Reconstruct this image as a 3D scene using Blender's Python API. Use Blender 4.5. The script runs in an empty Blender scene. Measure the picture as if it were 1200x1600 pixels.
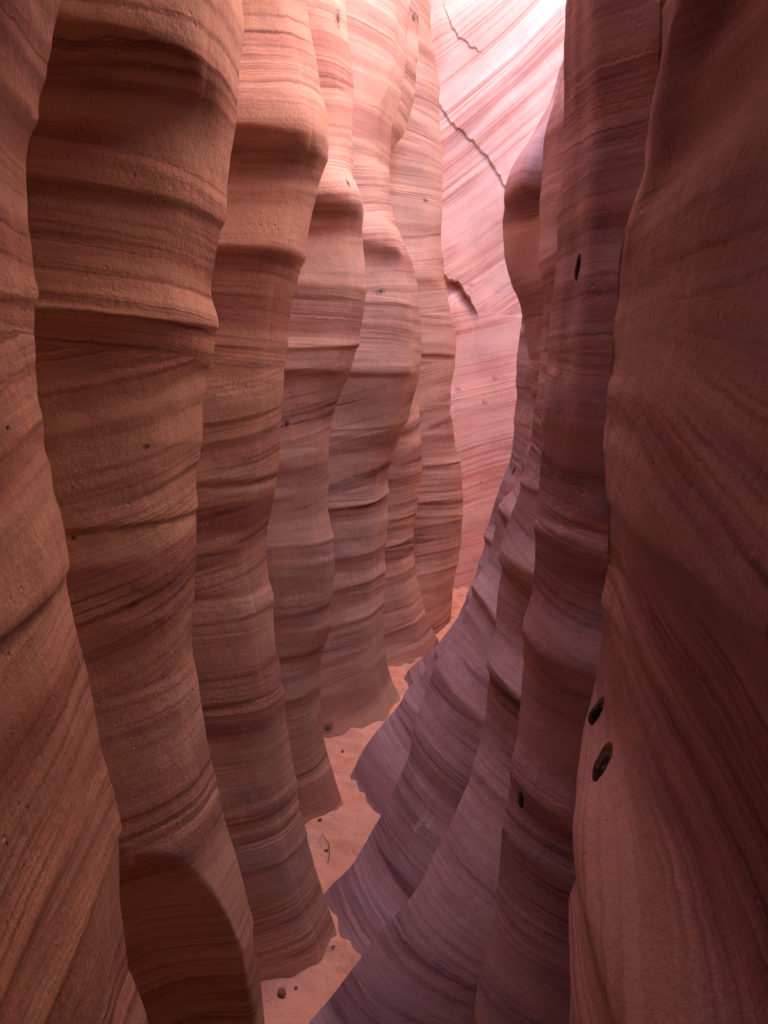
import bpy, math, random
import numpy as np
from mathutils import Vector
from mathutils.bvhtree import BVHTree

random.seed(4)
C = bpy.context.scene.collection
# ------------------------------------------------------------------ camera
H = 1.7; F = 1100.0; TH = math.atan(210 / F)
cam_d = bpy.data.cameras.new('camera'); cam = bpy.data.objects.new('camera', cam_d); C.objects.link(cam)
cam.location = (0, 0, H); cam.rotation_euler = (math.pi/2 - TH, 0, 0)
cam_d.sensor_width = 36; cam_d.lens = F / 1600 * 36; cam_d.clip_start = 0.02; cam_d.clip_end = 400
bpy.context.scene.camera = cam
ct, st = math.cos(TH), math.sin(TH)
def ray(px, py):
    a = (px - 600) / F; b = (800 - py) / F
    return Vector((a, ct + b*st, -st + b*ct))
def at(px, py, Y):
    d = ray(px, py); t = Y / d.y
    return d.x*t, Y, H + d.z*t

# ------------------------------------------------------------------ noise
_rng = np.random.RandomState(11)
_perm = _rng.permutation(4096); _val = _rng.rand(4096) * 2 - 1
def _h(i, j=0, k=0, seed=0):
    i = np.asarray(i).astype(np.int64); 
    return _val[(_perm[(_perm[(_perm[(i + seed*131) & 4095] + j) & 4095] + k) & 4095])]
def n1(x, seed=0):
    i = np.floor(x); f = x - i; f = f*f*(3 - 2*f); i = i.astype(np.int64)
    return _h(i, 0, 0, seed)*(1-f) + _h(i+1, 0, 0, seed)*f
def n3(x, y, z, seed=0):
    i = np.floor(x).astype(np.int64); j = np.floor(y).astype(np.int64); k = np.floor(z).astype(np.int64)
    fx = x - i; fy = y - j; fz = z - k
    fx = fx*fx*(3-2*fx); fy = fy*fy*(3-2*fy); fz = fz*fz*(3-2*fz)
    r = 0
    for a in (0, 1):
        wa = fx if a else 1-fx
        for b in (0, 1):
            wb = fy if b else 1-fy
            for c in (0, 1):
                wc = fz if c else 1-fz
                r = r + wa*wb*wc*_h(i+a, j+b, k+c, seed)
    return r
def sstep(a, b, x):
    t = np.clip((x-a)/(b-a), 0, 1); return t*t*(3-2*t)

# ------------------------------------------------------------------ bedding
# big beds read off the ribs: height, how far they stand out, thickness above, thickness below
LEDGES = {-1: [(4.3, .03, .1, .05), (3.8, .03, .1, .05), (3.35, .015, .07, .04), (2.98, .022, .10, .04), (2.66, .008, .03, .012), (2.30, .030, .14, .06), (1.985, .008, .04, .012),
            (1.79, .010, .03, .008), (1.60, .002, .02, .007), (1.46, .006, .03, .007), (1.28, .002, .02, .007), (1.10, .013, .035, .007),
            (.86, .005, .03, .008), (.70, .007, .03, .009), (.52, .006, .03, .010), (.38, .008, .04, .012), (.20, .007, .03, .012)],
          1: [(4.3, .03, .1, .05), (3.8, .03, .1, .05), (3.35, .015, .07, .04), (2.98, .020, .10, .05), (2.30, .028, .12, .06), (1.97, .010, .05, .02), (1.62, .005, .03, .010),
            (1.42, .006, .03, .012), (1.22, .024, .055, .018), (.95, .020, .05, .018), (.72, .012, .04, .016), (.50, .012, .04, .014), (.33, .010, .03, .012), (.15, .008, .03, .012)]}
def bed(x, y, z):
    return z - .020*(y - 1.5) + .022*n3(x*1.1+3, y*1.1, z*.8, 3) + .006*n3(x*4, y*4, z*3, 5)
def crossbed(x, y, b):
    k = np.floor((b + .03*n1(b*0+y*1.3, 9))/.29)
    dip = .06 + .16*_h(k.astype(np.int64), 5, 2, 7)
    return b - dip*(y*.75 + x*.6) + k*3.17
def relief(x, y, z, amp=1.0, side=-1):
    b = bed(x, y, z); r = np.zeros_like(b); pale = np.zeros_like(b)
    for n, (z0, a, up, dn) in enumerate(LEDGES[side]):
        t = b - z0 - .012*n3(x*2.2, y*2.2, z*0+n, 20)
        m = .55 + .75*n3(x*1.7+n*7, y*1.7, z*0, 31)
        m = np.clip(m, .12, 1.3)
        prof = np.where(t > 0, np.exp(-(t/up)**2), np.exp(-(t/dn)**2))
        r += (.72 if side < 0 else 1)*a*m*prof; pale += min(1, a/.018)*m*prof
    xb = crossbed(x, y, b)
    m = sstep(-.15, .5, n3(x*2.1, y*2.1, b*5, 41))
    fr = (b + .03*n1(b*0+y*1.3, 9))/.29; fr = fr - np.floor(fr); fr = sstep(0, .07, fr)*sstep(1, .93, fr)
    r += fr*(.0020*m*n1(xb*34, 51) + .0009*m*n1(xb*85, 52) + .003*n1(xb*11, 53))
    r += .011*n3(x*3.1, y*3.1, z*1.3, 61) + .004*n3(x*8, y*8, z*6, 62) + .0012*n3(x*26, y*26, z*22, 63)
    return r*amp, b, xb, pale

# ------------------------------------------------------------------ materials
def mix(nt, a, b, fac, mode='MIX'):
    n = nt.nodes.new('ShaderNodeMix'); n.data_type = 'RGBA'; n.blend_type = mode
    for sock, v in ((n.inputs[0], fac), (n.inputs[6], a), (n.inputs[7], b)):
        if isinstance(v, (tuple, float, int)): sock.default_value = v
        else: nt.links.new(v, sock)
    return n.outputs[2]
def ramp(nt, src, stops):
    r = nt.nodes.new('ShaderNodeValToRGB'); nt.links.new(src, r.inputs[0])
    e = r.color_ramp.elements
    while len(e) < len(stops): e.new(.5)
    for k, (p, c) in enumerate(stops):
        e[k].position = p; e[k].color = c if len(c) == 4 else (*c, 1)
    return r.outputs[0]
def math_n(nt, op, a, b=None):
    n = nt.nodes.new('ShaderNodeMath'); n.operation = op
    for k, v in enumerate((a, b)):
        if v is None: continue
        if isinstance(v, (int, float)): n.inputs[k].default_value = v
        else: nt.links.new(v, n.inputs[k])
    return n.outputs[0]
def noise(nt, vec, scale, detail=3, rough=.55, dist=0):
    n = nt.nodes.new('ShaderNodeTexNoise'); n.inputs['Scale'].default_value = scale
    n.inputs['Detail'].default_value = detail; n.inputs['Roughness'].default_value = rough
    n.inputs['Distortion'].default_value = dist
    nt.links.new(vec, n.inputs['Vector']); return n.outputs['Fac']
G = lambda v: (v, v, v, 1)
def sandstone(name, pale, mid, dark, band=.5, run=.5):
    m = bpy.data.materials.new(name); m.use_nodes = True; nt = m.node_tree
    bs = nt.nodes['Principled BSDF']; bs.inputs['Roughness'].default_value = .86
    bs.inputs['Specular IOR Level'].default_value = .25
    geo = nt.nodes.new('ShaderNodeNewGeometry')
    at_x = nt.nodes.new('ShaderNodeAttribute'); at_x.attribute_name = 'crossbed'
    at_b = nt.nodes.new('ShaderNodeAttribute'); at_b.attribute_name = 'bed'
    sep = nt.nodes.new('ShaderNodeSeparateXYZ'); nt.links.new(geo.outputs['Position'], sep.inputs[0])
    def vec(zsrc, k, zk):
        c = nt.nodes.new('ShaderNodeCombineXYZ')
        nt.links.new(math_n(nt, 'MULTIPLY', sep.outputs[0], k), c.inputs[0])
        nt.links.new(math_n(nt, 'MULTIPLY', sep.outputs[1], k), c.inputs[1])
        nt.links.new(math_n(nt, 'MULTIPLY', zsrc, zk), c.inputs[2]); return c.outputs[0]
    # wobble so that the bands fray at their edges
    wob = noise(nt, geo.outputs['Position'], 38, 4, .7)
    wob = math_n(nt, 'MULTIPLY', math_n(nt, 'SUBTRACT', wob, .5), .011)
    xb = math_n(nt, 'ADD', at_x.outputs['Fac'], wob); bb = math_n(nt, 'ADD', at_b.outputs['Fac'], wob)
    wide = noise(nt, vec(bb, .5, 5.5), 1, 3, .6)
    st1 = noise(nt, vec(xb, .7*run, 15), 1, 5, .62)
    st2 = noise(nt, vec(xb, 1.2*run, 75), 1, 3, .6)
    st3 = noise(nt, vec(xb, 3.0*run, 190), 1, 2, .5)
    lm = ramp(nt, noise(nt, vec(bb, .8, 6.5), 1, 3, .6), [(.50, G(.04)), (.62, G(1))])
    blot = noise(nt, geo.outputs['Position'], 3.2, 4, .6)
    base = mix(nt, (*mid, 1), (*pale, 1), ramp(nt, wide, [(.36, G(0)), (.62, G(1))]))
    base = mix(nt, base, (*pale, 1), ramp(nt, st1, [(.54, G(0)), (.60, G(.85))]))
    rust = ramp(nt, st1, [(.33, G(1)), (.40, G(.7)), (.43, G(0))])
    rust2 = ramp(nt, st2, [(.38, G(1)), (.45, G(0))])
    inten = ramp(nt, wide, [(.42, G(1)), (.58, G(.08))])
    f = math_n(nt, 'MULTIPLY', math_n(nt, 'MAXIMUM', rust, math_n(nt, 'MULTIPLY', rust2, .7)), inten)
    # rust bands break up into speckle along their length
    brk = ramp(nt, noise(nt, vec(xb, 6*run, 90), 1, 5, .75), [(.38, G(.25)), (.55, G(1))])
    f = math_n(nt, 'MULTIPLY', math_n(nt, 'MULTIPLY', f, brk), band)
    broad = ramp(nt, noise(nt, vec(bb, .35, 4.2), 1, 5, .62), [(.54, G(0)), (.60, G(1))])
    base = mix(nt, base, mix(nt, base, (.70, .55, .56, 1), 1.0, 'MULTIPLY'), math_n(nt, 'MULTIPLY', broad, band*.8))
    col = mix(nt, base, (*dark, 1), f)
    col = mix(nt, col, mix(nt, col, (1.26, 1.24, 1.20, 1), 1.0, 'MULTIPLY'), math_n(nt, 'MULTIPLY', lm, ramp(nt, st3, [(.5, G(0)), (.60, G(.9))])))
    col = mix(nt, col, (*[min(1, v*1.22) for v in pale], 1), math_n(nt, 'MULTIPLY', lm, ramp(nt, st2, [(.57, G(0)), (.63, G(.6))])))
    col = mix(nt, col, mix(nt, col, (.72, .62, .62, 1), 1.0, 'MULTIPLY'), math_n(nt, 'MULTIPLY', lm, ramp(nt, st3, [(.38, G(.7)), (.44, G(0))])))
    col = mix(nt, col, mix(nt, col, (.80, .74, .74, 1), 1.0, 'MULTIPLY'), ramp(nt, blot, [(.45, G(0)), (.7, G(.8))]))
    at_p = nt.nodes.new('ShaderNodeAttribute'); at_p.attribute_name = 'pale_bed'
    col = mix(nt, col, (*[min(1, v*1.25) for v in pale], 1), math_n(nt, 'MINIMUM', .85, math_n(nt, 'MULTIPLY', at_p.outputs['Fac'], ramp(nt, st3, [(.40, G(.25)), (.55, G(1))]))))
    at_s = nt.nodes.new('ShaderNodeAttribute'); at_s.attribute_name = 'scuff'
    col = mix(nt, col, (.62, .56, .58, 1), math_n(nt, 'MULTIPLY', at_s.outputs['Fac'], ramp(nt, noise(nt, geo.outputs['Position'], 160, 4, .8), [(.42, G(0)), (.60, G(.9))])))
    gr = noise(nt, geo.outputs['Position'], 420, 3, .7)
    col = mix(nt, col, mix(nt, col, (.66, .62, .62, 1), 1.0, 'MULTIPLY'), ramp(nt, gr, [(.52, G(0)), (.72, G(1))]))
    nt.links.new(col, bs.inputs['Base Color'])
    # relief too fine for the mesh: grain, laminae, little weathered pits
    vor = nt.nodes.new('ShaderNodeTexVoronoi'); vor.inputs['Scale'].default_value = 46; vor.inputs['Randomness'].default_value = 1
    nt.links.new(geo.outputs['Position'], vor.inputs['Vector'])
    pit = ramp(nt, vor.outputs['Distance'], [(.05, G(0)), (.17, G(1))])
    pm = ramp(nt, noise(nt, geo.outputs['Position'], 7, 3, .6), [(.50, G(0)), (.60, G(1))])
    pit = math_n(nt, 'MULTIPLY', math_n(nt, 'SUBTRACT', pit, 1), math_n(nt, 'MULTIPLY', pm, .0022))
    lam = math_n(nt, 'MULTIPLY', st2, .0011); lam2 = math_n(nt, 'MULTIPLY', math_n(nt, 'MULTIPLY', st3, lm), .0007)
    g2 = math_n(nt, 'MULTIPLY', noise(nt, geo.outputs['Position'], 170, 4, .8), .0017)
    g3 = math_n(nt, 'MULTIPLY', noise(nt, geo.outputs['Position'], 30, 3, .6), .0040)
    hgt = math_n(nt, 'ADD', math_n(nt, 'ADD', pit, lam), math_n(nt, 'ADD', math_n(nt, 'ADD', g2, g3), lam2))
    bp = nt.nodes.new('ShaderNodeBump'); bp.inputs['Strength'].default_value = .9; bp.inputs['Distance'].default_value = 1.0
    nt.links.new(hgt, bp.inputs['Height']); nt.links.new(bp.outputs[0], bs.inputs['Normal'])
    return m
M_left = sandstone('sandstone_left', (.61, .425, .295), (.46, .265, .185), (.17, .055, .045), 1.0)
M_right = sandstone('sandstone_right', (.50, .38, .40), (.36, .225, .245), (.15, .058, .07), 1.0)  # bluish skylight tint of the right wall put into the colour
M_nearright = sandstone('sandstone_purple_skytint', (.50, .375, .43), (.37, .235, .285), (.14, .055, .072), 1.0)  # purplish rock, with more cool skylight tint put into its colour
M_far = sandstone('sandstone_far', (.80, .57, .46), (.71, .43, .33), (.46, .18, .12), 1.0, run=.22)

def simple(name, col, rough=.9, scale=60, var=.35, bump=.001):
    m = bpy.data.materials.new(name); m.use_nodes = True; nt = m.node_tree
    bs = nt.nodes['Principled BSDF']; bs.inputs['Roughness'].default_value = rough
    geo = nt.nodes.new('ShaderNodeNewGeometry')
    n = noise(nt, geo.outputs['Position'], scale, 5, .7)
    c = mix(nt, (*[v*(1-var) for v in col], 1), (*[min(1, v*(1+var)) for v in col], 1), ramp(nt, n, [(.35, G(0)), (.65, G(1))]))
    nt.links.new(c, bs.inputs['Base Color'])
    bp = nt.nodes.new('ShaderNodeBump'); bp.inputs['Distance'].default_value = 1
    nt.links.new(math_n(nt, 'MULTIPLY', n, bump), bp.inputs['Height']); nt.links.new(bp.outputs[0], bs.inputs['Normal'])
    return m

# ------------------------------------------------------------------ mesh helpers
def grid_mesh(name, P, mat, extra_faces=None, attrs=None, origin=(0, 0, 0), flip=False):
    """P: (nz, nu, 3)"""
    nz, nu = P.shape[:2]
    o = np.array(origin, dtype=np.float64)
    V = (P.reshape(-1, 3) - o).astype(np.float32)
    idx = np.arange(nz*nu).reshape(nz, nu)
    q = np.stack([idx[:-1, :-1], idx[:-1, 1:], idx[1:, 1:], idx[1:, :-1]], -1).reshape(-1, 4)
    if flip: q = q[:, ::-1]
    me = bpy.data.meshes.new(name)
    loops = q.reshape(-1); nq = len(q); tot = nq*4
    starts = np.arange(nq)*4; totals = np.full(nq, 4)
    if extra_faces:
        for f in extra_faces:
            starts = np.append(starts, tot); totals = np.append(totals, len(f)); tot += len(f)
            loops = np.append(loops, np.array(f))
    me.vertices.add(len(V)); me.vertices.foreach_set('co', V.reshape(-1))
    me.loops.add(tot); me.loops.foreach_set('vertex_index', loops.astype(np.int32))
    me.polygons.add(len(starts)); me.polygons.foreach_set('loop_start', starts.astype(np.int32))
    me.update(calc_edges=True); me.validate()
    sm = np.ones(len(me.polygons), dtype=bool); sm[nq:] = False
    me.polygons.foreach_set('use_smooth', sm)
    for k, a in (attrs or {}).items():
        at_ = me.attributes.new(k, 'FLOAT', 'POINT'); at_.data.foreach_set('value', a.reshape(-1).astype(np.float32))
    me.materials.append(mat)
    ob = bpy.data.objects.new(name, me); C.objects.link(ob); ob.location = tuple(origin)
    return ob
def tag(o, label=None, cat=None, group=None, kind=None):
    if label: o['label'] = label
    if cat: o['category'] = cat
    if group: o['group'] = group
    if kind: o['kind'] = kind
    return o

# height samples: dense where the frame sees them
def zlist(dens_top, top, dz=.0042):
    a = np.linspace(-.15, dens_top, int((dens_top+.15)/dz))
    b = np.linspace(dens_top, top, 60)[1:]
    return np.concatenate([a, b])

class Crest:
    """edge traced in the photograph, stood up at its own depth"""
    def __init__(s, pts, Y, side, above=(), Yslope=0.0):
        P = []
        for px, py in pts:
            Yv = Y
            for _ in range(3):
                x, _y, z = at(px, py, Yv); Yv = Y + Yslope*max(0, 1.2 - z)
            P.append((z, side*x, Yv))
        P += [(z, X, Y) for z, X in above]  # untraced wall above the view
        P.sort(); P = np.array(P)
        s.z, s.X, s.Y = P[:, 0], P[:, 1], P[:, 2]
        s.low = (s.X[1]-s.X[0])/max(.02, (s.z[1]-s.z[0]))
    def get(s, z):
        X = np.interp(z, s.z, s.X); Y = np.interp(z, s.z, s.Y)
        # smooth the traced polyline a little
        k = .012
        acc = 0; w = 0
        for d, ww in ((-2, .1), (-1, .25), (0, .3), (1, .25), (2, .1)):
            acc = acc + ww*np.interp(z+d*k, s.z, s.X); w += ww
        X = acc/w
        zz = s.z[0]
        X = np.where(z < zz, X + (z-zz)*np.clip(s.low, -.1, .45), X)
        return X, Y

RIBS = {}
RLOW = lambda z: .15 + .26*sstep(.8, .15, z)
R4GAP = lambda z: .10 + .32*sstep(1.45, 1.85, z)
def rib(name, side, prev, cur, nxt, mat, top, dens, r=.022, rec=(.1, .1), gap=(.1, .1), conc=.02, bulge=None, nu=(150, 34), backX=3.0, seed=0, label='', group='', amp=1.0, pw=1.5, first=False, last=False):
    z = zlist(dens, top, .0027 if dens < 2.7 else .0042)
    Xp, Yp = prev; Xc, Yc = cur.get(z)
    if callable(Xp): Xp = Xp(z); Yp = Yp(z)
    g0, g1 = [g(z) if callable(g) else g for g in gap]; rec = [g(z) if callable(g) else g for g in rec]
    Tx = Xp + rec[0]; Ty = Yp + g0
    Xc = Xc - .3*r
    Bx = Xc + rec[1]; By = Yc + g1
    nf, nb = nu
    # unit tangent of face
    dx, dy = Xc-Tx, Yc-Ty; L = np.hypot(dx, dy); nxv, nyv = -dy/L, dx/L       # outward (smaller X), towards the slot
    sgn = np.where(nxv < 0, 1, -1); nxv, nyv = nxv*sgn, nyv*sgn
    s = 1 - (1-np.linspace(0, 1, nf))**(3.0 if first else 1.25)
    wav = conc*(1 + .6*n1(z*1.7, 70+seed))
    sh = -4*s[None]*(1-s[None])*wav[:, None]
    if bulge: sh = sh + bulge(s[None], z[:, None])
    X = Xc[:, None] - dx[:, None]*(1-s)**pw + nxv[:, None]*sh
    Y = Ty[:, None] + dy[:, None]*s + nyv[:, None]*sh
    lim = (Xc/Yc)[:, None]*Y + .002 + np.minimum(.10*(1-s)*L[:, None]/.4, .012 if first else .05)     # a bulge never sticks out past the traced edge
    e = X - lim; X = np.where(Y > .25, lim + .5*(e + np.sqrt(e*e + .05**2)) - .025, X)
    # back of the crest down to the next recess
    t = np.linspace(0, 1, nb+1)[1:]**1.3
    bx = Xc[:, None] + (Bx-Xc)[:, None]*t - .25*(By-Yc)[:, None]*0
    by = Yc[:, None] + (By-Yc)[:, None]*t + .04*np.sin(t*np.pi)
    X = np.concatenate([X, bx], 1); Y = np.concatenate([Y, by], 1)
    # round the crest: arclength gaussian over the section
    S = np.concatenate([np.zeros((len(z), 1)), np.cumsum(np.hypot(np.diff(X, axis=1), np.diff(Y, axis=1)), 1)], 1)
    for _ in range(2):
        Xn, Yn = X.copy(), Y.copy()
        j0 = nf-1
        for j in range(max(1, j0-40), min(X.shape[1]-1, j0+nb-3)):
            w = np.exp(-((S - S[:, j:j+1])/(r*.5))**2)
            Lm = np.minimum(S[:, j], S[:, -1]-S[:, j])
            w = w*(np.abs(S-S[:, j:j+1]) <= Lm[:, None]+1e-9)
            w /= w.sum(1, keepdims=True)
            Xn[:, j] = (X*w).sum(1); Yn[:, j] = (Y*w).sum(1)
        X, Y = Xn, Yn
    P = np.stack([side*X, Y, np.broadcast_to(z[:, None], X.shape)], -1)
    du = np.gradient(P, axis=1); dz = np.gradient(P, axis=0); N = np.cross(du, dz)
    N /= np.linalg.norm(N, axis=-1, keepdims=True)+1e-9
    if (N[..., 0]*side).mean() > 0: N = -N
    rr, b, xb, pale = relief(P[..., 0], P[..., 1], P[..., 2], amp, side)
    u = np.linspace(0, 1, X.shape[1])
    fade = sstep(0, .03, u)*sstep(1.0, .96, u)
    P = P + N*(rr*fade[None]*(.12 + .88*sstep(.08, .5, z))[:, None])[..., None]
    # hidden returns into the rock, then close
    A0 = P[:, :1].copy(); A0[..., 0] = side*backX; A0[..., 1] -= .012
    A1 = P[:, -1:].copy(); A1[..., 0] = side*(backX+.01); A1[..., 1] += .012
    b0 = b[:, :1]; P = np.concatenate([A0, P, A1, A0], 1)
    b = np.concatenate([b0, b, b[:, -1:], b0], 1); xb = np.concatenate([xb[:, :1], xb, xb[:, -1:], xb[:, :1]], 1); pale = np.concatenate([pale[:, :1], pale, pale[:, -1:], pale[:, :1]], 1)
    nzz, nuu = P.shape[:2]
    topf = [(nzz-1)*nuu + k for k in range(nuu-1)]; botf = [k for k in range(nuu-1)][::-1]
    org = (float(side*np.interp(0, z, Xc)), float(np.interp(0, z, Yc)), 0.0)
    o = grid_mesh(name, P, mat, [topf, botf] if side < 0 else [topf[::-1], botf[::-1]], {'bed': b, 'crossbed': xb, 'pale_bed': pale}, org, flip=(side > 0))
    tag(o, label, 'rock rib', group)
    return o

# ------------------------------------------------------------------ crests, traced in view; unseen upper points shaped to steer the light
L = {}
L[0] = Crest([(82,0),(65,100),(50,150),(37,250),(33,330),(38,400),(42,480),(48,560),(58,640),(68,700),(78,760),(91,803),(95,870),(98,910),(115,990),(127,1040),(135,1100),(150,1190),(168,1228),(175,1290),(182,1350),(182,1400),(188,1480),(200,1535),(220,1560),(235,1600)], .85, -1, [(2.4,.22),(2.9,.05),(4.2,.05),(6,.2)])
L[1] = Crest([(375,0),(375,100),(374,145),(371,200),(366,250),(360,290),(350,350),(342,410),(334,455),(341,500),(337,550),(328,590),(324,630),(318,690),(312,740),(312,800),(310,860),(307,930),(306,1000),(313,1060),(318,1110),(328,1170),(340,1220),(355,1280),(370,1330),(385,1390),(398,1450),(405,1520),(412,1600)], 1.35, -1, [(2.75,.2),(3.3,.08),(4.2,.1),(6,.3)])
L[2] = Crest([(474,0),(485,50),(493,100),(499,170),(508,240),(505,265),(497,300),(487,340),(480,380),(474,402),(465,440),(455,480),(450,530),(448,555),(446,600),(444,640),(438,700),(436,740),(428,790),(418,840),(415,880),(418,900),(427,935),(430,990),(438,1070),(443,1120),(455,1190),(462,1240),(470,1290),(485,1340),(505,1400),(520,1440),(530,1475)], 1.87, -1, [(3.1,.12),(3.9,.05),(6.2,.0)])
L[3] = Crest([(541,0),(545,50),(552,110),(554,160),(550,200),(545,240),(543,285),(555,310),(565,330),(568,390),(571,430),(566,490),(556,540),(543,583),(525,620),(514,660),(511,700),(511,760),(512,800),(520,850),(521,890),(515,950),(517,975),(508,1000),(500,1040),(500,1080),(502,1140),(508,1170),(517,1200),(530,1240),(539,1266)], 2.55, -1, [(3.5,.08),(4.3,-.03),(6.7,-.2)])
L[4] = Crest([(640,0),(636,80),(628,150),(613,200),(606,260),(606,310),(618,360),(640,405),(650,450),(654,500),(655,560),(653,590),(640,640),(620,690),(605,730),(601,770),(604,810),(600,860),(598,920),(597,980),(601,1030),(612,1065),(628,1097)], 3.49, -1, [(4.2,-.2),(5.2,-.42),(7.2,-.6)])
L[5] = Crest([(655,0),(652,80),(645,150),(630,200),(600,260),(600,310),(610,360),(625,405),(640,450),(645,500),(648,560),(650,620),(655,680),(657,730),(652,780),(646,820),(645,860),(650,900),(662,950),(676,985),(686,1003)], 4.2, -1, [(4.6,-.3),(5.8,-.6),(7.7,-.7)])
L[6] = Crest([(668,0),(678,80),(685,130),(686,200),(690,300),(688,370),(692,430),(700,470),(712,525),(710,570),(704,600),(703,640),(710,690),(720,740),(722,800),(718,860),(707,920),(702,980),(702,1020)], 4.7, -1, [(4.9,-.42),(5.8,-.7),(8.2,-.8)])
R = {}
R[1] = Crest([(1038,0),(1032,100),(1028,200),(1015,270),(1000,310),(980,360),(973,390),(970,470),(962,530),(955,600),(952,650),(952,720),(951,780),(954,820),(952,900),(946,1000),(940,1060),(936,1120),(929,1165),(926,1250),(920,1290),(917,1340),(912,1400),(905,1460),(900,1530),(897,1600)], .9, 1, [(2.45,.26),(2.9,.05),(4,.05),(6,.2)])
R[2] = Crest([(897,0),(890,80),(888,150),(884,220),(880,290),(876,350),(872,400),(866,460),(861,510),(858,560),(855,600),(850,650),(848,720),(843,790),(840,830),(838,880),(833,930),(827,960),(825,1000),(822,1040),(819,1100),(817,1150),(810,1190),(805,1230),(793,1290),(788,1340),(785,1380),(775,1430),(765,1470),(755,1500),(745,1560),(740,1600)], 1.3, 1, [(2.75,.48),(3.2,1.0),(4.4,1.9),(6.2,2)], Yslope=-.2)
R[3] = Crest([(896,0),(888,100),(868,165),(855,210),(848,260),(844,320),(846,360),(850,430),(852,470),(852,540),(848,600),(843,640),(838,680),(830,720),(818,770),(803,810),(798,850),(788,900),(784,930),(780,960),(776,1000),(765,1070),(764,1090),(757,1130),(746,1180),(725,1230),(697,1290),(670,1340),(640,1388),(600,1430),(560,1480),(520,1530),(450,1600)], 1.85, 1, [(3.0,.8),(3.5,1.6),(4.3,2.4),(6.7,2.6)], Yslope=-.35)
R[4] = Crest([(893,0),(888,50),(880,100),(862,170),(838,230),(815,270),(797,318),(788,345),(790,400),(800,430),(815,470),(820,520),(832,565),(838,610),(838,640),(830,690),(815,740),(797,780),(783,810),(774,840),(755,900),(737,935),(722,970),(700,1010),(680,1040),(665,1080),(650,1120),(640,1170),(625,1210),(605,1250),(580,1290),(555,1333),(514,1366)], 2.5, 1, [(3.5,1.2),(4.0,1.9),(4.8,2.5),(7.2,2.6)], Yslope=-.42)
R[5] = Crest([(905,0),(900,100),(880,200),(860,300),(840,400),(822,480),(812,530),(810,590),(812,620),(808,680),(803,720),(785,760),(775,790),(765,830),(750,880),(735,927),(718,962),(695,995),(660,1052),(625,1100),(595,1135),(570,1165),(556,1192)], 3.2, 1, [(4.5,1.2),(7.7,1.8)], Yslope=-.4)
R[6] = Crest([(930,0),(920,200),(900,400),(870,600),(840,700),(800,800),(770,860),(735,935),(712,975),(690,1000),(660,1028),(640,1045),(622,1080)], 4.0, 1, [(5.0,1.4),(8.2,2.0)], Yslope=-.25)

TOP = 5.2
def nose(z, z0, up, dn): return np.where(z > z0, np.exp(-((z-z0)/up)**2), np.exp(-((z-z0)/dn)**2))
def blg(items, side_start=0.0):
    def f(s, z):
        r = 0
        for z0, a, up, dn in items:
            r = r + a*nose(z, z0, up, dn)*np.sin(np.clip(s*1.0, 0, 1)*np.pi)**.7
        return r
    return f
def shelf(items):
    # (height, reach, fade above, fade below): keeps its reach almost to the crest
    def f(s, z):
        r = 0
        for z0, a, up, dn in items: r = r + a*nose(z, z0, up, dn)
        return r*sstep(0, .15, s)*sstep(1.0, .68, s)
    return f
GL = 'scalloped ribs of the left canyon wall'; GR = 'scalloped ribs of the right canyon wall'
def cg(c): return (lambda z: c.get(z)[0]), (lambda z: c.get(z)[1])
lab_l = ['nearest banded sandstone rib cut by the left edge of the photo',
 'broad dark brown sandstone rib with a pale diagonal ledge near its top',
 'slim sandstone rib with a pale shelf high up, shadowed down its left side',
 'sandstone rib bulging out above mid height, foot ending in sand at the first bend',
 'orange lit sandstone rib with one small oval knot, foot where the sand ends',
 'glowing orange strip of rock with slanting stripes low down behind the orange lit rib',
 'farthest rib of the left wall, its dark hollow edge against the bright back wall']
for i in range(7):
    if i == 0: prev = (lambda z: z*0 + .02, lambda z: z*0 - 4.5); rec0, gap0 = 0, 0  # unseen rear end, pinched shut to keep light from coming in behind
    else: prev = cg(L[i-1]); rec0, gap0 = [0, .26, .38, .36, .34, .24, .18][i], [0, .15, .28, .46, .42, .25, .1][i]
    rec1, gap1 = [.26, .38, .36, .34, .24, .18, .30][i], [.15, .28, .46, .42, .25, .1, .3][i]
    b = None
    if i == 1:
        b_ = shelf([(2.16, .07, .16, .05), (1.79, .012, .10, .03)])
        # added hollow low down beside the nearest rib, shaped to give a soft shadow
        b = lambda s, z: b_(s, z) - (.19 + .03*n3(s*5, z*5, z*0, 94))*sstep(-.1, .95, 1 - ((s-.16)/.64)**2 - ((z-.28)/.60)**2)*sstep(0, .08, s)
    if i == 2: b = shelf([(2.24, .06, .12, .04), (2.0, .025, .10, .03)])
    if i in (3, 4): b = shelf([(2.27, .045, .14, .05), (1.73, .014, .12, .02)])
    if i in (5, 6): b = shelf([(2.3, .03, .2, .05), (1.85, .015, .15, .02)])
    o = rib('rock_rib', -1, prev, L[i], None, M_left, [4.4,4.5,4.7,5.0,5.6,5.8,5.8][i], [2.3, 2.6, 3.0, 3.4, 4.0, 4.0, 4.2][i], r=[.022, .018, .017, .018, .022, .022, .025][i],
            rec=(rec0, rec1), gap=(gap0, gap1), conc=[.02, -.01, .0, .0, .0, .01, .02][i], pw=[1.25, 2.3, 2.7, 2.5, 2.1, 1.8, 1.6][i], bulge=b, seed=i, first=(i == 0), label=lab_l[i], group=GL,
            nu=[(260, 34), (190, 34), (150, 34), (130, 34), (120, 34), (80, 34), (100, 34)][i])
    RIBS['L%d' % i] = o
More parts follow.
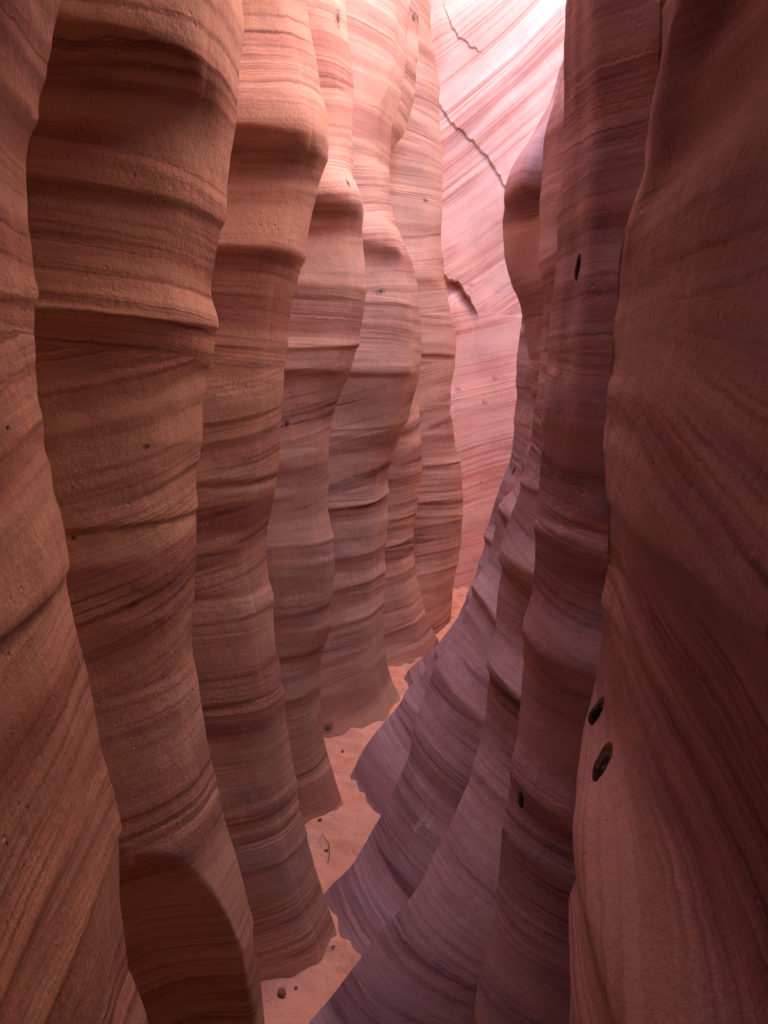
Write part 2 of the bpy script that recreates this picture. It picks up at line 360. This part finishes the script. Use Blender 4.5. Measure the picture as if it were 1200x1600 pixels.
lab_r = ['', 'nearest dark maroon rock face filling the right edge of the photo',
 'purple sandstone rib with a pale grooved ribbon curling down to the bottom of the photo',
 'long sloping mauve rib whose foot sweeps to the bottom centre of the photo',
 'lavender rib with a jutting nose high up and a pointed foot in the sand',
 'grey lavender rib with a small dark slot, its red ledged foot beyond the pointed foot',
 'low pinkish rock slope closing the far end of the sand on the right']
for i in range(1, 7):
    if i == 1: prev = (lambda z: z*0 + .02, lambda z: z*0 - 4.5); rec0, gap0 = 0, 0  # same unseen rear pinch on this side, shaped to block light
    else: prev = cg(R[i-1]); rec0, gap0 = [0, 0, .26, .28, RLOW, RLOW, .12][i], [0, 0, .06, .06, R4GAP, .1, .15][i]
    rec1, gap1 = [0, .26, .28, RLOW, RLOW, .12, .6][i], [0, .06, .06, R4GAP, .1, .15, .4][i]
    b = None
    if i == 1: 
        def b(s, z):
            d = (1-s)*5.4; w = sstep(0, .05, d)
            return w*(.05*nose(z, 1.87 + .8*np.clip(d, 0, .4), .13, .04) + .06*nose(z, 1.215, .06, .014) + .03*nose(z, 1.56, .10, .03) + .03*nose(z, .86, .09, .03))
    if i == 2:
        c_ = blg([(1.22, .03, .08, .03)])
        b = lambda s, z: c_(s, z) + (.022*np.exp(-((s-.62-.1*(z-2))/.10)**2) + .008*np.exp(-((s-.82)/.07)**2))*sstep(1.5, 1.9, z)
    if i == 4: b = shelf([(2.27, .12, .35, .03)])
    if i == 3: b = shelf([(1.25, .03, .08, .02), (.97, .03, .07, .02)])
    o = rib('rock_rib', 1, prev, R[i], None, M_nearright if i < 3 else M_right, [0,4.4,4.2,4.4,4.8,4.9,1.3][i], [0, 2.4, 2.8, 3.1, 3.4, 3.15, 1.25][i], r=[0, .022, .02, .022, .025, .025, .035][i],
            rec=(rec0, rec1), gap=(gap0, gap1), conc=[0, .01, .0, .0, .0, .01, .02][i], pw=[0, 1.2, 2.1, 1.8, 1.4, 1.3, 1.2][i], bulge=b, seed=i+10, first=(i == 1), label=lab_r[i], group=GR,
            nu=[0, (260, 34), (170, 34), (150, 34), (150, 34), (110, 34), (110, 34)][i], backX=3.2)
    RIBS['R%d' % i] = o

# ------------------------------------------------------------------ back wall: closes the slot and bends round an unseen chamber added on the right for sunlit bounce
def far_wall():
    ctrl = [(-.9, 4.85), (-.2, 5.2), (.35, 5.75), (.9, 5.95), (1.6, 5.9), (2.4, 5.5), (3.2, 4.7), (3.7, 3.7), (3.9, 2.6)]
    t = np.linspace(0, len(ctrl)-1, 620); k = np.arange(len(ctrl))
    c = np.array(ctrl)
    # dense where the slot shows it
    xs = np.interp(t, k, c[:, 0]); ys = np.interp(t, k, c[:, 1])
    ker = np.exp(-(np.linspace(-1, 1, 81)/.5)**2); ker /= ker.sum()
    xs = np.convolve(np.pad(xs, 40, mode='reflect', reflect_type='odd'), ker, 'valid'); ys = np.convolve(np.pad(ys, 40, mode='reflect', reflect_type='odd'), ker, 'valid')
    z = zlist(4.6, 10)
    X = np.broadcast_to(xs, (len(z), len(xs))).copy(); Yv = np.broadcast_to(ys, X.shape).copy(); Z = np.broadcast_to(z[:, None], X.shape).copy()
    Yv += .03*np.clip(Z-2.5, 0, 2) - .6*np.clip(Z-4.6, 0, 9)      # leans back a little, then an added unseen overhang shades its top
    Yv += -.10*n3(X*.9, Z*.7, Z*0, 77) - .05*n3(X*2.2, Z*1.6, Z*0, 78)
    P = np.stack([X, Yv, Z], -1)
    return P, xs, ys, z
P, xs, ys, z = far_wall()
X, Y, Z = P[..., 0], P[..., 1], P[..., 2]
b = bed(X, Y, Z) - .22*X
hi = sstep(1.9, 2.35, Z + .25*X)
slant = np.where(hi > .5, 1, 0)
low = Z + .10*X < 2.30 + .02*n1(X*3, 89)
xb = .8*np.where(low, Z - .24*X + .02*n3(X*2, Z*2, Z*0, 88), (Z - X*(.62 + .10*(Z-2.3))) + 3)
b = xb*.9 + .01*n3(X*2, Z*2, Z*0, 87)
rel = .008*n1(xb*4, 81) + .004*n1(xb*13, 82) + .0012*n1(xb*60, 83) + .006*n3(X*5, Y*5, Z*5, 84)
# a spalled slab: an edge running down to the right, rock below it set back
def fw(px, py, Yd=5.8): 
    x, y, zz = at(px, py, Yd); return x, zz
e1 = [fw(*p) for p in ((640,120),(690,172),(735,212),(765,240),(785,270),(800,300),(830,360))]
e1 = np.array(e1); rag = .022*n1(X*14, 97) + .012*n1(X*45, 98); ez = np.interp(X, e1[:, 0], e1[:, 1]) + rag; d = ez - Z
m1 = (X > e1[0, 0]) & (X < e1[-1, 0])
rel -= np.where(m1, .022*np.where(d > 0, np.exp(-(d/.22)**1.0), 0)*sstep(e1[0, 0], e1[0, 0]+.1, X)*sstep(e1[-1, 0], e1[-1, 0]-.15, X), 0)
e2 = np.array([fw(*p) for p in ((690,432),(715,440),(733,462),(750,492),(752,500))]); ez = np.interp(X, e2[:, 0], e2[:, 1]) + rag; d = ez - Z
m2 = (X > e2[0, 0]-.2) & (X < e2[-1, 0])
rel -= np.where(m2 & (d > 0), .09*np.exp(-(d/.16)**2), 0)*sstep(e2[-1, 0], e2[-1, 0]-.09, X)
c1x, c1z = fw(705, 70)
e3 = np.array([fw(*p) for p in ((690,20),(703,35),(718,55),(740,70),(762,80))]); ez = np.interp(X, e3[:, 0], e3[:, 1]) + rag; d = ez - Z
rel -= np.where((X > e3[0, 0]) & (X < e3[-1, 0]) & (d > 0), .018*np.exp(-(d/.12)), 0)*sstep(e3[-1, 0], e3[-1, 0]-.1, X)
lx, _ = fw(706, 50); zc = Z - 3.9
rel += .10*sstep(lx + .02 - .06*zc, lx - .10 - .06*zc, X)*sstep(4.0, 4.4, Z)
Y2 = Y - rel
P = np.stack([X, Y2, Z], -1)
# thickness: hidden back sheet
Bk = P[:, [0, -1]].copy(); Bk[:, 0] += (-.6, 1.2, 0); Bk[:, 1] += (1.4, .2, 0)
mid = np.stack([np.full(len(z), 2.6), np.full(len(z), 8.2), z], -1)[:, None]
P = np.concatenate([P, Bk[:, 1:2], mid, Bk[:, 0:1], P[:, :1]], 1)
cat_ = lambda a: np.concatenate([a, a[:, :4]], 1)
nzz, nuu = P.shape[:2]
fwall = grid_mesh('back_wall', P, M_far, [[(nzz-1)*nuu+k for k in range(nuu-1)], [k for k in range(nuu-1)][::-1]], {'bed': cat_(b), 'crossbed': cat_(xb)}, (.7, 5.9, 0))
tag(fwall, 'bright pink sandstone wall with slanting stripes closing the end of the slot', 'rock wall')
RIBS['F'] = fwall

# ------------------------------------------------------------------ sand floor
def sand_h(x, y):
    h = .018*n3(x*2.2, y*2.2, x*0, 90) + .010*n3(x*7, y*5, x*0, 91)
    h = h + .017*n3(x*16 + .6*n3(x*6, y*6, x*0, 95), y*22, x*0, 92) + .0025*n3(x*45, y*55, x*0, 93)
    return h
def sheet(xr, yr, nx, ny):
    xs = np.linspace(*xr, nx); ys = np.linspace(*yr, ny); X, Y = np.meshgrid(xs, ys)
    return np.stack([X, Y, sand_h(X, Y)], -1)
def sand_mat():
    m = bpy.data.materials.new('sand'); m.use_nodes = True; nt = m.node_tree
    bs = nt.nodes['Principled BSDF']; bs.inputs['Roughness'].default_value = .95; bs.inputs['Specular IOR Level'].default_value = .15
    geo = nt.nodes.new('ShaderNodeNewGeometry')
    a = noise(nt, geo.outputs['Position'], 5, 4, .6); g = noise(nt, geo.outputs['Position'], 700, 2, .7)
    c = mix(nt, (.80, .44, .28, 1), (.90, .54, .37, 1), ramp(nt, a, [(.35, G(0)), (.65, G(1))]))
    c = mix(nt, c, (.46, .24, .16, 1), ramp(nt, g, [(.60, G(0)), (.78, G(.7))]))
    nt.links.new(c, bs.inputs['Base Color'])
    hg = math_n(nt, 'ADD', math_n(nt, 'MULTIPLY', g, .0006), math_n(nt, 'MULTIPLY', noise(nt, geo.outputs['Position'], 55, 4, .65), .010))
    bp = nt.nodes.new('ShaderNodeBump'); bp.inputs['Distance'].default_value = 1
    nt.links.new(hg, bp.inputs['Height']); nt.links.new(bp.outputs[0], bs.inputs['Normal'])
    return m
M_sand = sand_mat()
P = sheet((-.8, 1.6), (.9, 5.6), 420, 820)
# sand banked against the feet of the walls
from mathutils.kdtree import KDTree
feet = []
for k_, ob in RIBS.items():
    me = ob.data; n = len(me.vertices); co = np.empty(n*3, np.float32); me.vertices.foreach_get('co', co)
    co = co.reshape(-1, 3) + np.array(ob.location, dtype=np.float32)
    sel = co[(np.abs(co[:, 2] - .01) < .003) & (np.abs(co[:, 0]) < 1.7)]
    feet.append(sel)
feet = np.concatenate(feet); kd = KDTree(len(feet))
for i, v in enumerate(feet): kd.insert((float(v[0]), float(v[1]), 0), i)
kd.balance(); sub = P[::4, ::4]; dd = np.array([[kd.find((p[0], p[1], 0))[2] for p in row] for row in sub])
gy = np.linspace(0, dd.shape[0]-1, P.shape[0]).clip(0, dd.shape[0]-1.001); gx = np.linspace(0, dd.shape[1]-1, P.shape[1]).clip(0, dd.shape[1]-1.001)
iy = gy.astype(int); ix = gx.astype(int); fy = (gy-iy)[:, None]; fx_ = (gx-ix)[None]
D = dd[iy][:, ix]*(1-fy)*(1-fx_) + dd[iy+1][:, ix]*fy*(1-fx_) + dd[iy][:, ix+1]*(1-fy)*fx_ + dd[iy+1][:, ix+1]*fy*fx_
P[..., 2] += .04*np.exp(-(D/.08)**1.2)*(1 + .2*n3(P[..., 0]*4, P[..., 1]*4, D*0, 96))
o = SAND = grid_mesh('sand_floor', P, M_sand); tag(o, 'rippled pinkish orange sand on the canyon floor', kind='structure')
xs = np.linspace(-40, 40, 60); ys = np.linspace(-40, 40, 60); X, Y = np.meshgrid(xs, ys)
o = grid_mesh('ground', np.stack([X, Y, X*0-.09], -1), M_sand); tag(o, 'sandy ground under the canyon', kind='structure')

# ------------------------------------------------------------------ knots, slots, stones and scuffs
bpy.context.view_layer.update()
TREES = {}
def cast(px, py):
    o0 = Vector((0, 0, H)); d = ray(px, py).normalized(); best = None
    for k, ob in RIBS.items():
        if k not in TREES:
            me = ob.data; n = len(me.vertices); co = np.empty(n*3, np.float32); me.vertices.foreach_get('co', co)
            co = co.reshape(-1, 3) + np.array(ob.location)
            ob['_'] = 0; del ob['_']
            pr = (co[:, 2] > .0)
            TREES[k] = ob
        ok, loc, nor, _ = ob.ray_cast(o0 - ob.location, d)
        if ok:
            t = loc + ob.location; dist = (t - o0).length
            if best is None or dist < best[0]: best = (dist, t, nor, k)
    return best
M_core = simple('ironstone_core', (.17, .095, .075), .8, 90, .4, .003)
M_iron_shade = simple('dark_ironstone_slot_shade', (.045, .028, .026), .7, 90, .5, .003)  # dark knot stone; its near-black also paints the shade inside slots and holes
M_rim = simple('weathered_rim', (.34, .22, .17), .85, 120, .4, .002)
M_rimf = simple('pale_weathered_rim', (.60, .38, .31), .85, 120, .3, .002)
M_rimd = simple('dark_weathered_rim', (.09, .06, .058), .85, 120, .5, .003)
M_pebble = simple('ironstone_pebble', (.26, .12, .085), .8, 80, .5, .002)
M_twig = simple('dry_twig', (.20, .12, .08), .85, 60, .4, .001)
def frame_at(t, n):
    z = n.normalized(); up = Vector((0, 0, 1)); x = up.cross(z).normalized(); y = z.cross(x)
    return x, y, z
def oval_mesh(name, mat, org, fx, prof, rx, ry, seed, jag=.08, n=26, tilt=0.0):
    # revolve a closed profile of (radius, height) round an oval
    x, y, z = fx; V = []; Fc = []
    rg = random.Random(seed); ph = [rg.uniform(0, 6.28) for _ in range(4)]
    for i in range(n):
        a = 2*math.pi*i/n; j = 1 + jag*(math.sin(2*a+ph[0]) + .6*math.sin(3*a+ph[1]) + .4*math.sin(5*a+ph[2]))
        ca, sa = math.cos(a+tilt*0), math.sin(a)
        for r, h in prof:
            u, v = ca*r*rx*j, sa*r*ry*j
            u, v = u*math.cos(tilt) - v*math.sin(tilt), u*math.sin(tilt) + v*math.cos(tilt)
            V.append(x*u + y*v + z*(h*min(rx, ry)*(1+.25*math.sin(4*a+ph[3]))))
    m = len(prof)
    for i in range(n):
        for k in range(m-1):
            a0, a1 = i*m+k, ((i+1) % n)*m+k
            Fc.append((a0, a1, a1+1, a0+1))
    me = bpy.data.meshes.new(name); me.from_pydata([tuple(v) for v in V], [], Fc); me.update()
    for p in me.polygons: p.use_smooth = True
    me.materials.append(mat); o = bpy.data.objects.new(name, me); C.objects.link(o); o.location = org; return o
def knot(px, py, rpx, rpy, rim=M_rim, tilt=0.0, seed=0, hollow=True):
    hit = cast(px, py)
    if not hit: print('NO HIT', px, py); return
    dist, t, n, key = hit; par = RIBS[key]
    if n.dot(ray(px, py)) > 0: n = -n
    cosv = max(.75, abs(n.normalized().dot(ray(px, py).normalized())))
    if rim is M_rimd: n = (n.normalized()*.45 - ray(px, py).normalized()*.55); hollow = False
    fx = frame_at(t, n); rx = rpx/F*dist/cosv; ry = rpy/F*dist
    loc = t - par.location
    if key == 'F': rim = M_rimf
    core = [(.0, .16), (.3, .14), (.50, .04), (.60, -.30), (.8, -.6)] if hollow else [(.0, .55), (.35, .5), (.62, .3), (.8, .0), (.85, -.5)]
    k = oval_mesh('iron_knot_or_slot', M_rimf if rim is M_rimf else M_core if rim is M_rim else M_iron_shade, loc, fx, core, rx, ry, seed, tilt=tilt); k.parent = par
    r = oval_mesh('knot_rim', rim, (0, 0, 0), fx, [(.62, -.3), (.70, .04), (.80, .10), (.92, .05), (1.02, -.06), (1.08, -.4)], rx, ry, seed, tilt=tilt, jag=.16 if rim is M_rimd else .08); r.parent = k
    return k
for n_, (px, py, a, b_, tl) in enumerate([(528, 28, 5, 12, 0), (646, 28, 5, 9, 0), (544, 286, 3, 6, .3), (595, 455, 7, 6, .2), (448, 661, 6, 11, 0), (115, 840, 5, 5, 0),
        (512, 1137, 10, 9, 0), (12, 668, 5, 5, 0), (230, 697, 5, 5, 0), (716, 609, 5, 5, 0), (774, 591, 5, 5, 0), (758, 628, 5, 5, 0), (754, 753, 4, 5, 0),
        (735, 444, 6, 4, 0), (779, 456, 4, 3, 0), (804, 733, 4, 11, -.2), (665, 313, 4, 3, 0)]):
    knot(px, py, a, b_, tilt=tl, seed=n_)
knot(905, 415, 5, 19, M_rimd, -.15, 31); knot(938, 1110, 10, 24, M_rimd, -.15, 32); knot(940, 1205, 10, 36, M_rimd, .22, 33); knot(816, 1245, 4, 14, M_rimd, -.1, 34)  # first and last are slots, their inner shade painted as dark lumps

# pale scuffs scratched on the rock low down
SC = [(205, 1345, 4, 24, .05), (143, 1508, 5, 26, .0), (165, 1568, 9, 14, .2), (192, 1575, 4, 16, -.3), (57, 1548, 3, 12, 0), (97, 1370, 2, 10, 0), (125, 1030, 3, 12, 0), (160, 1590, 5, 12, 0),
      (652, 1290, 2, 12, -.4), (662, 1280, 2, 16, -.5), (668, 1292, 8, 1.6, 0), (672, 1284, 2, 14, .3), (648, 1297, 6, 1.6, 0)]
scuf = {}
for px, py, a, b_, tl in SC:
    h = cast(px, py)
    if h: scuf.setdefault(h[3], []).append((h[1], a/F*h[0], b_/F*h[0], tl))
for k, lst in scuf.items():
    ob = RIBS[k]; me = ob.data; n = len(me.vertices); co = np.empty(n*3, np.float32); me.vertices.foreach_get('co', co)
    co = co.reshape(-1, 3) + np.array(ob.location, dtype=np.float32); v = np.zeros(n)
    for t, a, b_, tl in lst:
        dx = co[:, 0]-t.x; dyy = co[:, 1]-t.y; dz = co[:, 2]-t.z
        hor = np.sign(dx+1e-9)*np.hypot(dx, dyy) + tl*dz
        v = np.maximum(v, 1.5*np.exp(-((hor/a)**2 + (dz/b_)**2)))
    at_ = me.attributes.new('scuff', 'FLOAT', 'POINT'); at_.data.foreach_set('value', np.clip(v, 0, 1).astype(np.float32))

def ground_z(x, y):
    ok, loc, _, _ = SAND.ray_cast(Vector((x, y, 1.0)), Vector((0, 0, -1)))
    return loc.z if ok else 0.0
def pebble(x, y, r, seed, label):
    rg = random.Random(seed); import bmesh
    bm = bmesh.new(); bmesh.ops.create_icosphere(bm, subdivisions=3, radius=1)
    s = (r*rg.uniform(.9, 1.3), r*rg.uniform(.7, 1.0), r*rg.uniform(.5, .8)); a = rg.uniform(0, 6.28)
    cuts = [Vector((rg.gauss(0, 1), rg.gauss(0, 1), rg.gauss(0, 1))).normalized() for _ in range(9)]
    for v in bm.verts:
        for c in cuts:
            d = v.co.dot(c) - rg_lim[seed % len(rg_lim)]
            if d > 0: v.co -= c*d
        u, w_ = v.co.x*s[0], v.co.y*s[1]
        v.co = Vector((u*math.cos(a)-w_*math.sin(a), u*math.sin(a)+w_*math.cos(a), v.co.z*s[2]))
    me = bpy.data.meshes.new('pebble'); bm.to_mesh(me); bm.free(); me.materials.append(M_pebble)
    o = bpy.data.objects.new('pebble', me); C.objects.link(o); o.location = (x, y, ground_z(x, y) + s[2]*.45)
    tag(o, label, 'pebble', 'small dark stones lying on the sand')
rg_lim = [.74, .8, .7, .85]
def on_floor(px, py):
    d = ray(px, py); ok, loc, _, _ = SAND.ray_cast(Vector((0, 0, H)), d.normalized())
    t = -H/d.z; return (loc.x, loc.y) if ok else (d.x*t, d.y*t)
for k, (px, py, rp, lb) in enumerate([(543, 1462, 4.5, 'dark stone in the middle of the sand strip below the pointed lavender foot'), (440, 1553, 8, 'largest stone on the sand, close to the foot of the shadowed slim rib'),
        (521, 1480, 3, 'tiny dark stone touching the foot of the slim shadowed rib'), (462, 1545, 3.5, 'tiny stone just right of the largest stone on the sand'),
        (566, 1478, 3, 'tiny stone on the sand beside the pointed lavender foot'), (510, 1330, 3, 'small stone lying against the thin twig on the sand'),
        (535, 1175, 3, 'small reddish stone on the far sand near the ring knot'), (500, 1282, 3.5, 'small stone on the sand below the third rib foot')]):
    x, y = on_floor(px, py); pebble(x, y, rp/F*y*1.2, k, lb)
# dry twig lying on the sand
pts = [(512, 1350), (515, 1338), (514, 1324), (508, 1312), (503, 1304)]; P_ = []
for px, py in pts:
    x, y = on_floor(px, py); P_.append(Vector((x, y, ground_z(x, y) + .004)))
P_[2].z += .012
V = []; Fc = []
for i, p in enumerate(P_):
    d = (P_[min(i+1, 4)] - P_[max(i-1, 0)]).normalized(); sx = d.cross(Vector((0, 0, 1))).normalized(); sy = sx.cross(d); rr_ = .002*(1-.12*i)
    for k in range(6): V.append(p + sx*rr_*math.cos(k*math.pi/3) + sy*rr_*math.sin(k*math.pi/3))
for i in range(4):
    for k in range(6): Fc.append((i*6+k, i*6+(k+1) % 6, (i+1)*6+(k+1) % 6, (i+1)*6+k))
Fc += [tuple(range(5, -1, -1)), tuple(range(24, 30))]
me = bpy.data.meshes.new('twig'); o0 = P_[0].copy(); me.from_pydata([tuple(v-o0) for v in V], [], Fc); me.update(); me.materials.append(M_twig)
o = bpy.data.objects.new('twig', me); C.objects.link(o); o.location = o0; tag(o, 'thin bent dry twig lying on the sand just above the pointed lavender foot', 'twig')

# ------------------------------------------------------------------ light
SUN_EL, SUN_AZ = 62, 273      # azimuth measured clockwise from +Y
w = bpy.data.worlds.new('World'); bpy.context.scene.world = w; w.use_nodes = True
nt = w.node_tree; sky = nt.nodes.new('ShaderNodeTexSky'); sky.sky_type = 'NISHITA'; sky.sun_disc = False
sky.sun_elevation = math.radians(SUN_EL); sky.sun_rotation = math.radians(SUN_AZ)
nt.links.new(sky.outputs[0], nt.nodes['Background'].inputs[0]); nt.nodes['Background'].inputs[1].default_value = .15
sd = bpy.data.lights.new('sun', 'SUN'); so = bpy.data.objects.new('sun', sd); C.objects.link(so)
sd.energy = 5.0; sd.angle = math.radians(.5); sd.color = (1, .92, .80)
az, el = math.radians(SUN_AZ), math.radians(SUN_EL)
dirv = Vector((math.sin(az)*math.cos(el), math.cos(az)*math.cos(el), math.sin(el)))
so.rotation_euler = dirv.to_track_quat('Z', 'Y').to_euler(); so.location = (0, 0, 12)

sc = bpy.context.scene
sc.view_settings.view_transform = 'Standard'; sc.view_settings.look = 'None'; sc.view_settings.gamma = 1
sc.view_settings.exposure = 4.38
cy = sc.cycles
cy.max_bounces = 10; cy.diffuse_bounces = 9; cy.use_denoising = True
try: cy.denoiser = 'OPENIMAGEDENOISE'
except Exception: pass
cy.sample_clamp_indirect = 8
